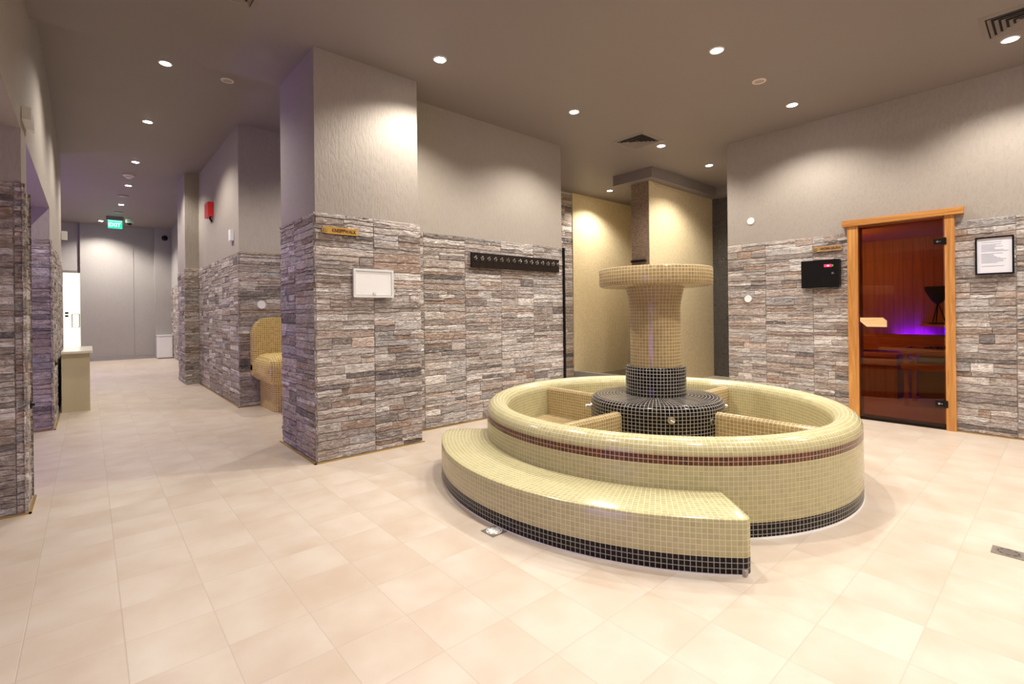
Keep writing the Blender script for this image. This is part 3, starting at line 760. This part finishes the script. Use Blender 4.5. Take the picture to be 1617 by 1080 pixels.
for i in range(70):
    x, y = rs.uniform(7.42, 7.70), rs.uniform(0.66, 1.16)
    m_ = Matrix.Translation((x, y, 0.675 + rs.uniform(0, 0.035))) @ Matrix.Rotation(rs.uniform(0, 3), 4, 'X') @ Matrix.Rotation(rs.uniform(0, 3), 4, 'Z') @ Matrix.Diagonal((1, 0.8, 0.65, 1))
    bmesh.ops.create_icosphere(bm, subdivisions=1, radius=rs.uniform(0.025, 0.04), matrix=m_)
o = hp(mesh_obj('heater_stones', bm, 'blackp', ht)); o['kind'] = 'stuff'
# bench
be = empty('sauna_bench', (7.9, 2.0, 0.03), 'long wooden sauna bench along the plank wall behind the amber door', 'bench')
BL = (7.9, 2.0, 0.03)
bm = bmesh.new()
for k in range(3): add_box(bm, 7.70 + k*0.138, 7.83 + k*0.138, 1.45, 2.60, 0.565, 0.60)
at(mesh_obj('bench_slats', bm, 'pineh', be), be, BL)
at(box('bench_front', 7.735, 7.755, 1.45, 2.60, 0.03, 0.562, 'plank', be), be, BL)
at(box('bench_edge', 7.715, 7.734, 1.45, 2.60, 0.46, 0.56, 'pineh', be), be, BL)
at(box('bench_end', 7.756, 8.11, 1.45, 1.47, 0.03, 0.562, 'plank', be), be, BL)
# curved shelf with LED under it, and the herb bowl on a stand
bm = bmesh.new(); n = 20
A = []; B = []
for i in range(n + 1):
    t = PI * i / n; x = SX - 0.001 - 0.40 * math.sin(t) ** 0.8; y = 0.95 + 0.34 * math.cos(t)
    A.append(bm.verts.new((x, y, 0.955))); B.append(bm.verts.new((x, y, 0.985)))
bm.faces.new(A); bm.faces.new(B[::-1])
for i in range(n): bm.faces.new((A[i], A[i+1], B[i+1], B[i]))
bm.faces.new((A[-1], A[0], B[0], B[-1]))
sh = mesh_obj('curved_shelf', bm, 'pineh'); tag(sh, 'curved wooden shelf under the black bowl inside the sauna', 'shelf')
bk = box('wall_rail', 8.12, 8.145, -0.40, 2.60, 0.62, 0.845, 'pineh'); tag(bk, 'horizontal wooden rail on the sauna back wall under the violet glow', 'rail')
for y in (0.1, 1.05, 2.1): box('rail_bracket', 8.1451, SX, y, y + 0.04, 0.76, 0.785, 'pine', bk)
led = box('led_strip', 8.160, 8.180, 1.16, 1.52, 0.80, 0.81, 'ledblue'); tag(led, 'blue-violet light strip glowing low on the sauna back wall', 'light')
bowl = empty('herb_bowl', (7.98, 1.08, 0.986), 'black cone-shaped bowl on thin crossed legs inside the sauna', 'bowl')
BW = (7.98, 1.08, 0.986)
lr = lathe_ring('bowl', (7.98, 1.08, 0), [(0.018, 1.235), (0.060, 1.275), (0.125, 1.40), (0.130, 1.455), (0.118, 1.455), (0.10, 1.40), (0.03, 1.27), (0.0001, 1.26)], 'blackp', bowl); at(lr, bowl, BW)
bm = bmesh.new()
for k in range(3):
    a = 2*PI*k/3 + 0.4; add_tube(bm, [(7.98, 1.08, 1.24), (7.98 + 0.012*math.cos(a), 1.08 + 0.012*math.sin(a), 1.22), (7.98 + 0.075*math.cos(a), 1.08 + 0.075*math.sin(a), 0.999)], 0.007, 6)
at(mesh_obj('stand_legs', bm, 'blackp', bowl, smooth=50), bowl, BW)
at(lathe_ring('dish', (7.98, 1.08, 0), [(0.09, 0.986), (0.115, 1.004), (0.105, 1.004), (0.08, 0.994), (0.0001, 0.994)], 'blackp', bowl), bowl, BW)

# ------------------------------------------------------------------ things on the walls
# hook board
HB = (3.85, 4.318, 1.78)
hb = empty('hook_board', HB, 'long dark brown hook board with a row of fifteen coat hooks', 'coat rack')
at(box('board', 3.160, 4.545, 4.290, 4.312, 1.693, 1.857, 'espresso', hb, bevel=0.003), hb, HB)
def hook_mesh():
    bm = bmesh.new()
    add_cyl(bm, (0, 0, 0.012), (0, -1, 0), 0.009, 0.009, 0.004, 12)
    add_tube(bm, [(0, 0, 0.012), (0, -0.020, 0.013), (0, -0.026, 0.020)], 0.0035, 8)
    add_tube(bm, [(0, 0, -0.006), (0, -0.018, -0.016), (0, -0.034, -0.014), (0, -0.038, 0.0)], 0.0045, 8)
    bmesh.ops.create_uvsphere(bm, u_segments=10, v_segments=8, radius=0.0085, matrix=Matrix.Translation((0, -0.027, 0.022)))
    bmesh.ops.create_uvsphere(bm, u_segments=10, v_segments=8, radius=0.007, matrix=Matrix.Translation((0, -0.039, 0.002)))
    return bm
hk = mesh_obj('coat_hook', hook_mesh(), ['steel'], hb, smooth=50)
for k in range(15):
    o = hk if k == 0 else hk.copy()
    if k: COL.objects.link(o); o.parent = hb
    o.location = (3.200 + k * 0.0935 - HB[0], 4.290 - HB[1], 1.790 - HB[2])

def sign(name, txt, O, xd, L, H, emb, lab, gold, ts, nrm):
    """O = centre on the wall, xd = reading direction, nrm = outward normal"""
    xd, nrm = Vector(xd), Vector(nrm); O = Vector(O)
    e = empty(name, O, lab, 'sign')
    bm = bmesh.new(); n = 14; pts = [(-L/2 + H/2 + (H/2)*math.cos(t), (H/2)*math.sin(t)) for t in [PI/2 + PI*i/n for i in range(n+1)]]
    pts += [(L/2 - 0.006, -H/2 + 0.002), (L/2, -H/2 + 0.008), (L/2 - 0.004, 0), (L/2, H/2 - 0.008), (L/2 - 0.006, H/2 - 0.002)]
    P3 = lambda x, zz, d: xd * x + Vector((0, 0, zz)) + nrm * d
    A = [bm.verts.new(P3(x, zz, 0.001)) for x, zz in pts]; B = [bm.verts.new(P3(x, zz, 0.010)) for x, zz in pts]
    bm.faces.new(A); bm.faces.new(B[::-1])
    for i in range(len(pts)): bm.faces.new((A[i], B[i], B[(i+1) % len(pts)], A[(i+1) % len(pts)]))
    mesh_obj('board', bm, gold, e, bevel=0.0015)
    bm = bmesh.new(); add_cyl(bm, P3(-L/2 + H/2, 0, 0.0095), nrm, H*0.40, H*0.34, 0.004, 20)
    em = mesh_obj('emblem', bm, 'brass', e, smooth=40)
    bm = bmesh.new()
    for k in range(8):
        a = 2*PI*k/8; add_tube(bm, [P3(-L/2 + H/2 + H*0.10*math.cos(a), H*0.10*math.sin(a), 0.0142), P3(-L/2 + H/2 + H*0.27*math.cos(a), H*0.27*math.sin(a), 0.0142)], 0.0016, 5)
    mesh_obj('rosette', bm, emb, em)
    text_obj('lettering', txt, ts, 'signbrown', frame(P3(H*0.55, -0.001, 0.0105), xd), e, 0.001, xscale=(L - H*1.35) / (ts * 0.66 * len(txt)), bold=0.0012)
    return e
sign('name_sign', 'KNEIPPWALK', (1.572, 3.960, 1.882), NEGY, 0.300, 0.058, 'signgold', 'small golden sign reading KNEIPPWALK on the stone pillar', 'signgold', 0.041, (0, -1, 0))
sign('name_sign', 'AROMA SAUNA', (6.288, 1.795, 1.873), NEGX, 0.290, 0.062, 'signdull', 'small brown-gold sign reading AROMA SAUNA above the black control box', 'signdull', 0.039, (-1, 0, 0))

# white access panel
PL = (1.858, 3.960, 1.456)
ap = empty('access_panel', PL, 'white rectangular access panel set in the stone pillar', 'access panel')
bm = bmesh.new()
x0, x1, z0_, z1_ = 1.675, 2.042, 1.336, 1.580
for b in ((x0, x1, 3.936, 3.960, z0_, z0_ + 0.020), (x0, x1, 3.936, 3.960, z1_ - 0.020, z1_), (x0, x0 + 0.020, 3.936, 3.960, z0_ + 0.02, z1_ - 0.02), (x1 - 0.020, x1, 3.936, 3.960, z0_ + 0.02, z1_ - 0.02)): add_box(bm, *b)
at(mesh_obj('frame', bm, 'whitetrim', ap), ap, PL)
dd = at(box('panel_door', x0 + 0.022, x1 - 0.022, 3.942, 3.955, z0_ + 0.022, z1_ - 0.022, 'white', ap, bevel=0.001), ap, PL)
box('latch', 1.850, 1.874, 3.932, 3.942, z0_ + 0.024, z0_ + 0.046, 'whitetrim', dd, bevel=0.002)

# black control box beside the sauna door
CB = (6.288, 1.86, 1.587)
cb = empty('control_box', CB, 'black control box with a red display on the stone wall beside the sauna door', 'control box')
body = at(box('housing', 6.215, 6.288, 1.663, 2.038, 1.432, 1.742, 'blackp', cb, bevel=0.012, seg=3), cb, CB)
dsp = at(box('display', 6.2125, 6.2155, 1.735, 1.805, 1.660, 1.688, 'redglow', cb, bevel=0.001), cb, CB); dsp['label'] = 'glowing red display'
text_obj('digits', '40', 0.020, 'whiteglow', frame((6.2118, 1.768, 1.672), NEGX), dsp, 0.0004)
at(box('indicator', 6.2125, 6.2155, 1.716, 1.730, 1.662, 1.684, 'greenled', cb), cb, CB)
bm = bmesh.new(); add_cyl(bm, (6.216, 1.722, 1.588), (-1, 0, 0), 0.013, 0.012, 0.006, 18); add_box(bm, 6.2075, 6.2105, 1.719, 1.725, 1.580, 1.596)
at(mesh_obj('key_switch', bm, 'steel', cb, smooth=40), cb, CB)

# framed notice
NB = (6.288, 0.452, 1.667)
nb_ = empty('framed_notice', NB, 'black framed printed notice on the stone wall right of the sauna', 'framed notice')
bm = bmesh.new(); ya, yb_, za, zb = 0.325, 0.580, 1.494, 1.841; t_ = 0.013
for b in ((6.262, 6.288, ya, yb_, za, za + t_), (6.262, 6.288, ya, yb_, zb - t_, zb), (6.262, 6.288, ya, ya + t_, za + t_, zb - t_), (6.262, 6.288, yb_ - t_, yb_, za + t_, zb - t_)): add_box(bm, *b)
at(mesh_obj('frame', bm, 'blackp', nb_), nb_, NB)
pp = at(box('paper', 6.272, 6.280, ya + t_, yb_ - t_, za + t_, zb - t_, 'paper', nb_), nb_, NB)
bm = bmesh.new(); rs = random.Random(11)
zz = zb - 0.052
while zz > za + 0.07:
    if rs.random() < 0.90:
        a = ya + t_ + 0.022; b = yb_ - t_ - 0.028
        segs = [(b, b - rs.uniform(0.45, 1.0) * (b - a))]
        for s1, s0 in segs: add_box(bm, 6.2712, 6.2722, s0, s1, zz, zz + 0.0035)
    zz -= 0.0105
mesh_obj('printed_lines', bm, 'ink', pp)

# round white cover plates
def disc(name, c, nrm, r, lab):
    o = cyl(name, (0, 0, 0), nrm, r, r * 0.92, 0.010, 'white', n=32); o.location = c; tag(o, lab, 'cover plate', 'round white cover plates'); return o
disc('cover_plate', (6.305, 2.636, 2.308), (-1, 0, 0), 0.045, 'round white cover plate on the grey plaster left of the sauna')
disc('cover_plate', (6.288, 2.672, 1.329), (-1, 0, 0), 0.045, 'round white cover plate on the stone wall left of the control box')
disc('cover_plate', (1.734, 7.057, 1.330), (0, -1, 0), 0.055, 'round white cover plate on stone above the golden seat')

# thin dark bar standing in for a dark slit on the column
o = box('wall_shelf', 6.455, 6.517, 4.30, 4.545, 1.955, 1.985, 'espresso', bevel=0.002); tag(o, 'thin dark bar on the taupe mosaic side of the column', 'shelf')

# fire alarm, intercom, emergency lamp, switch box
FA = (1.477, 8.87, 2.86)
fa = empty('fire_alarm', FA, 'red fire alarm sounder high on the corridor wall', 'fire alarm')
at(box('housing', 1.40, 1.477, 8.72, 9.02, 2.735, 2.955, 'red', fa, bevel=0.025, seg=3), fa, FA)
bm = bmesh.new(); add_tube(bm, [(1.44, 8.80, 2.74), (1.44, 8.80, 2.70), (1.465, 8.80, 2.66)], 0.012, 8)
at(mesh_obj('cable_gland', bm, 'blackp', fa, smooth=50), fa, FA)
o = box('wall_sensor', 1.437, 1.476, 7.36, 7.49, 2.20, 2.35, 'white', bevel=0.01); tag(o, 'small white sensor box on the plaster above the corridor stone corner', 'sensor')
EL = (-0.305, 4.42, 2.47)
el = empty('emergency_lamp', EL, 'grey emergency light unit high on the left beam', 'emergency light')
at(box('housing', -0.304, -0.262, 4.27, 4.50, 2.437, 2.515, 'whitetrim', el, bevel=0.006), el, EL)
at(box('lens', -0.300, -0.266, 4.50, 4.575, 2.440, 2.505, 'white', el, bevel=0.008), el, EL)
o = box('switch_box', -0.30, -0.235, 9.93, 10.04, 2.37, 2.49, 'white', bevel=0.008); tag(o, 'small white box at the far end of the left wall', 'sensor')
for (y, zc, lab) in ((4.384, 0.639, 'small black fixture on the near left stone pier'), (7.454, 0.679, 'small black fixture on the far left stone pier beside the counter')):
    bm = bmesh.new(); add_cyl(bm, (-0.288, y, zc), (1, 0, 0), 0.030, 0.024, 0.010, 16); add_cyl(bm, (-0.278, y, zc), (1, 0, 0), 0.012, 0.009, 0.012, 12)
    o = mesh_obj('wall_stop', bm, 'blackp', smooth=40); tag(o, lab, 'wall fixture', 'small black wall fixtures')

# counter
CT = (-0.14, 8.9, 0)
ct = empty('counter', CT, 'low cream reception counter against the left stone wall', 'counter')
at(box('body', -0.262, 0.006, 8.25, 9.45, 0.0, 0.735, 'deskfront', ct, bevel=0.002), ct, CT)
at(box('counter_top', -0.264, 0.035, 8.20, 9.50, 0.737, 0.765, 'desktop', ct, bevel=0.004), ct, CT)
# white cabinet at the corridor end
WC = (1.62, 16.8, 0)
wc = empty('floor_cabinet', WC, 'small white cabinet at the far right end of the corridor', 'cabinet')
at(box('body', 1.435, 1.80 - 0.02, 16.62, 16.95, 0.03, 0.63, 'white', wc, bevel=0.004), wc, WC)
at(box('cabinet_door', 1.450, 1.765, 16.605, 16.619, 0.05, 0.60, 'white', wc, bevel=0.003), wc, WC)
at(box('cabinet_top', 1.425, 1.785, 16.60, 16.95, 0.631, 0.655, 'whitetrim', wc), wc, WC)
at(box('plinth', 1.445, 1.775, 16.64, 16.95, 0.0, 0.029, 'marble', wc), wc, WC)

# lit glass door at the end
D2 = (-0.33, 17.33, 0)
d2 = empty('door_2', D2, kind='structure')
at(box('glass_leaf', -0.50, -0.262, 17.32, 17.335, 0.02, 2.36, 'doorlight', d2), d2, D2)
at(box('glass_leaf', -0.258, -0.165, 17.32, 17.335, 0.02, 2.36, 'doorlight', d2), d2, D2)
at(box('door_frame', -0.50, -0.16, 17.29, 17.35, 2.362, 2.418, 'steeld', d2), d2, D2)
at(box('leaf_gap', -0.2618, -0.2582, 17.318, 17.336, 0.02, 2.36, 'steeld', d2), d2, D2)
bm = bmesh.new(); hx = -0.205
for hx in (-0.33, -0.185):
    add_tube(bm, [(hx, 17.318, 0.92), (hx, 17.27, 0.92), (hx, 17.27, 1.27), (hx, 17.318, 1.27)], 0.011, 8)
add_tube(bm, [(-0.33, 17.27, 1.27), (-0.185, 17.27, 1.27)], 0.011, 8); add_tube(bm, [(-0.33, 17.27, 0.92), (-0.185, 17.27, 0.92)], 0.011, 8)
at(mesh_obj('pull_handle', bm, 'steel', d2, smooth=50), d2, D2)
for zc in (1.22, 1.30): at(box('door_label', -0.47, -0.40, 17.315, 17.319, zc - 0.024, zc + 0.024, 'blackp', d2), d2, D2)

# exit sign
EX = (0.515, 15.6, 3.68)
ex = empty('exit_sign', EX, 'green lit EXIT sign hanging from the corridor ceiling', 'exit sign')
at(box('sign_panel', 0.374, 0.656, 15.590, 15.610, 3.385, 3.590, 'exitgreen', ex), ex, EX)
at(box('sign_housing', 0.345, 0.685, 15.575, 15.625, 3.592, 3.679, 'grille', ex), ex, EX)
text_obj('lettering', 'EXIT', 0.135, 'exitwhite', frame((0.505 - EX[0], -0.013, 3.470 - EX[2]), NEGY), ex, 0.001, xscale=0.86, bold=0.003)
at(box('border_line', 0.382, 0.648, 15.587, 15.589, 3.560, 3.570, 'exitwhite', ex), ex, EX)
# cameras
def dome_cam(loc, lab, white=True, wall=False):
    e = empty('security_camera', loc, lab, 'camera', 'security cameras')
    if not wall:
        lathe_ring('mount', (0, 0, 0), [(0.075, 0.0), (0.085, -0.05), (0.080, -0.09), (0.062, -0.095), (0.060, 0.0)], 'white', e)
        lathe_ring('dome', (0, 0, 0), [(0.058, -0.06), (0.058, -0.095), (0.045, -0.125), (0.02, -0.145), (0.0001, -0.148)], 'blackp', e)
    else:
        cyl('mount', (0, 0, 0), (0, -1, 0), 0.075, 0.070, 0.03, 'blackp', e)
        bm = bmesh.new(); bmesh.ops.create_uvsphere(bm, u_segments=20, v_segments=12, radius=0.058, matrix=Matrix.Translation((0, -0.045, -0.01)))
        mesh_obj('dome', bm, 'blackp', e, smooth=60)
dome_cam((0.81, 15.85, 3.68), 'white dome security camera on the ceiling right of the exit sign')
dome_cam((1.655, 16.95, 3.41), 'black dome security camera high on the corridor end wall', wall=True)

# ------------------------------------------------------------------ ceiling fittings
for (x, y, zc, f, lab) in LAMPS:
    e = empty('downlight', (x, y, zc), lab or 'round recessed ceiling downlight', 'downlight', 'recessed ceiling downlights')
    lathe_ring('trim_ring', (0, 0, 0), [(0.044, 0.002), (0.044, -0.005), (0.054, -0.007), (0.060, 0.0), (0.060, 0.002), (0.044, 0.002)], 'whitetrim', e)
    lathe_ring('lamp_lens', (0, 0, 0), [(0.044, -0.002), (0.036, -0.008), (0.02, -0.012), (0.0001, -0.013)], 'lamp', e)
    ld = bpy.data.lights.new('downlight_beam', 'SPOT'); ld.energy = LAMP_W * f; ld.color = WARM; ld.spot_size = math.radians(136); ld.spot_blend = 0.60; ld.shadow_soft_size = 0.035
    lo = bpy.data.objects.new('downlight_beam', ld); lo.location = (0, 0, -0.022); link(lo, e)
# flush round covers
for (x, y, zc, lab) in ((1.127, 5.834, CORR_Z, 'round beige ceiling cover near the blue-lit pillar side'), (4.79, 1.91, HALL_Z, 'round beige ceiling cover in the hall between two downlights')):
    e = empty('ceiling_cover', (x, y, zc), lab, 'ceiling cover', 'round ceiling covers')
    lathe_ring('ring', (0, 0, 0), [(0.044, 0.001), (0.046, -0.008), (0.058, -0.008), (0.062, 0.0), (0.062, 0.001), (0.044, 0.001)], 'rim', e)
    lathe_ring('disc', (0, 0, 0), [(0.0455, -0.005), (0.03, -0.0075), (0.0001, -0.009)], 'rim2', e)
e = empty('smoke_detector', (0.549, 10.83, CORR_Z), 'round smoke detector on the corridor ceiling between two downlights', 'smoke detector')
lathe_ring('base', (0, 0, 0), [(0.085, 0.0), (0.085, -0.022), (0.078, -0.028), (0.05, -0.030), (0.0001, -0.030)], 'rim', e)
lathe_ring('sensor_head', (0, 0, 0), [(0.045, -0.029), (0.043, -0.055), (0.032, -0.062), (0.0001, -0.062)], 'whitetrim', e)
for (y, lab) in ((12.79, 'small flat round ceiling fitting in the corridor, before the exit sign row'), (14.86, 'small dark slot fitting in the corridor ceiling just before the exit sign')):
    o = lathe_ring('ceiling_fitting', (0, 0, 0), [(0.095, 0.0), (0.095, -0.012), (0.085, -0.016), (0.0001, -0.016)], 'grille'); o.location = (0.56, y, CORR_Z); tag(o, lab, 'ceiling fitting')
def vent(x, y, zc, s, lab, th=0.0):
    e = empty('ceiling_vent', (x, y, zc), lab, 'air vent', 'square ceiling air vents')
    h = s / 2
    bm = bmesh.new()
    for a in range(4):
        m_ = Matrix.Rotation(a * PI/2, 4, 'Z')
        q = [(-h, -h, -0.002), (h, -h, -0.002), (h - 0.035, -h + 0.035, -0.012), (-h + 0.035, -h + 0.035, -0.012)]
        vs = [bm.verts.new(m_ @ Vector(p_)) for p_ in q]; bm.faces.new(vs)
        vs2 = [bm.verts.new(m_ @ (Vector(p_) + Vector((0, 0, 0.004)))) for p_ in q[:2]]; bm.faces.new((vs[0], vs[1], vs2[1], vs2[0]))
    mesh_obj('rim', bm, 'grille', e)
    bm = bmesh.new(); add_box(bm, -h + 0.036, h - 0.036, -h + 0.036, h - 0.036, -0.0015, 0.0)
    mesh_obj('backing', bm, 'dark', e)
    nl = 5
    for k in range(nl):
        r0 = (h - 0.045) * (1 - k / nl) ; r1 = r0 - 0.019
        if r1 < 0.01: break
        bm = bmesh.new()
        for a in range(4):
            m_ = Matrix.Rotation(a * PI/2, 4, 'Z')
            q = [(-r0, -r0, -0.018), (r0, -r0, -0.018), (r1, -r1, -0.004), (-r1, -r1, -0.004)]
            bm.faces.new([bm.verts.new(m_ @ Vector(p_)) for p_ in q])
        o = mesh_obj('louvre', bm, 'grille', e)
        sm = o.modifiers.new('thickness', 'SOLIDIFY'); sm.thickness = 0.0025
vent(5.28, 3.59, HALL_Z, 0.46, 'square louvred air vent above the column, touching a downlight')
vent(5.27, 0.21, HALL_Z, 0.46, 'square louvred air vent cut off at the upper right corner')
vent(0.69, 3.55, HALL_Z, 0.42, 'square louvred air vent cut off at the top edge above the corridor')

# ------------------------------------------------------------------ floor drains
def drain(x, y, w_, l_, lab, white):
    e = empty('floor_drain', (x, y, 0), lab, 'floor drain', 'square floor drains')
    box('frame', -w_/2, w_/2, -l_/2, l_/2, 0.0003, 0.003, 'steeld', e, bevel=0.001)
    bm = bmesh.new(); add_cyl(bm, (0, 0, 0.0031), (0, 0, 1), w_*0.42, w_*0.42, 0.0015, 28)
    g = mesh_obj('grate', bm, 'white' if white else 'steel', e)
    bm = bmesh.new()
    for k in range(8):
        a = 2*PI*k/8; c = Vector((math.cos(a), math.sin(a), 0)) * w_*0.34; t = Vector((-math.sin(a), math.cos(a), 0))
        vs = [bm.verts.new(c + t*u_*w_*0.07 + Vector((math.cos(a), math.sin(a), 0))*v_*w_*0.025 + Vector((0, 0, 0.0049))) for u_, v_ in ((-1,-1),(1,-1),(1,1),(-1,1))]
        bm.faces.new(vs)
    mesh_obj('grate_slot', bm, 'dark', g)
drain(1.663, 2.078, 0.105, 0.105, 'small square floor drain at the foot of the tiled step', True)
drain(3.36, 0.205, 0.105, 0.118, 'square steel floor drain near the right edge of the floor', False)

# ------------------------------------------------------------------ purple light of the side bays
for (y0, y1, zc, xx) in ((-0.4, 1.3, 0.45, -2.57), (4.6, 5.7, 0.55, -2.57), (12.0, 13.4, 1.6, -2.57)):
    o = box('led_strip', xx - 0.02, xx + 0.02, y0, y1, zc, zc + 0.04, 'led' if y0 < 2 else 'led2'); tag(o, 'purple light strip low on the back wall of the ' + ('near side bay' if y0 < 2 else ('second side bay' if y0 < 8 else 'recess beyond the left wall')), 'light', 'purple light strips in the side bays')
sd = bpy.data.lights.new('sauna_lamp', 'POINT'); sd.energy = 17.0; sd.color = (1.0, 0.72, 0.30); sd.shadow_soft_size = 0.06
so = bpy.data.objects.new('sauna_lamp', sd); so.location = (6.9, 2.1, 1.8); link(so)
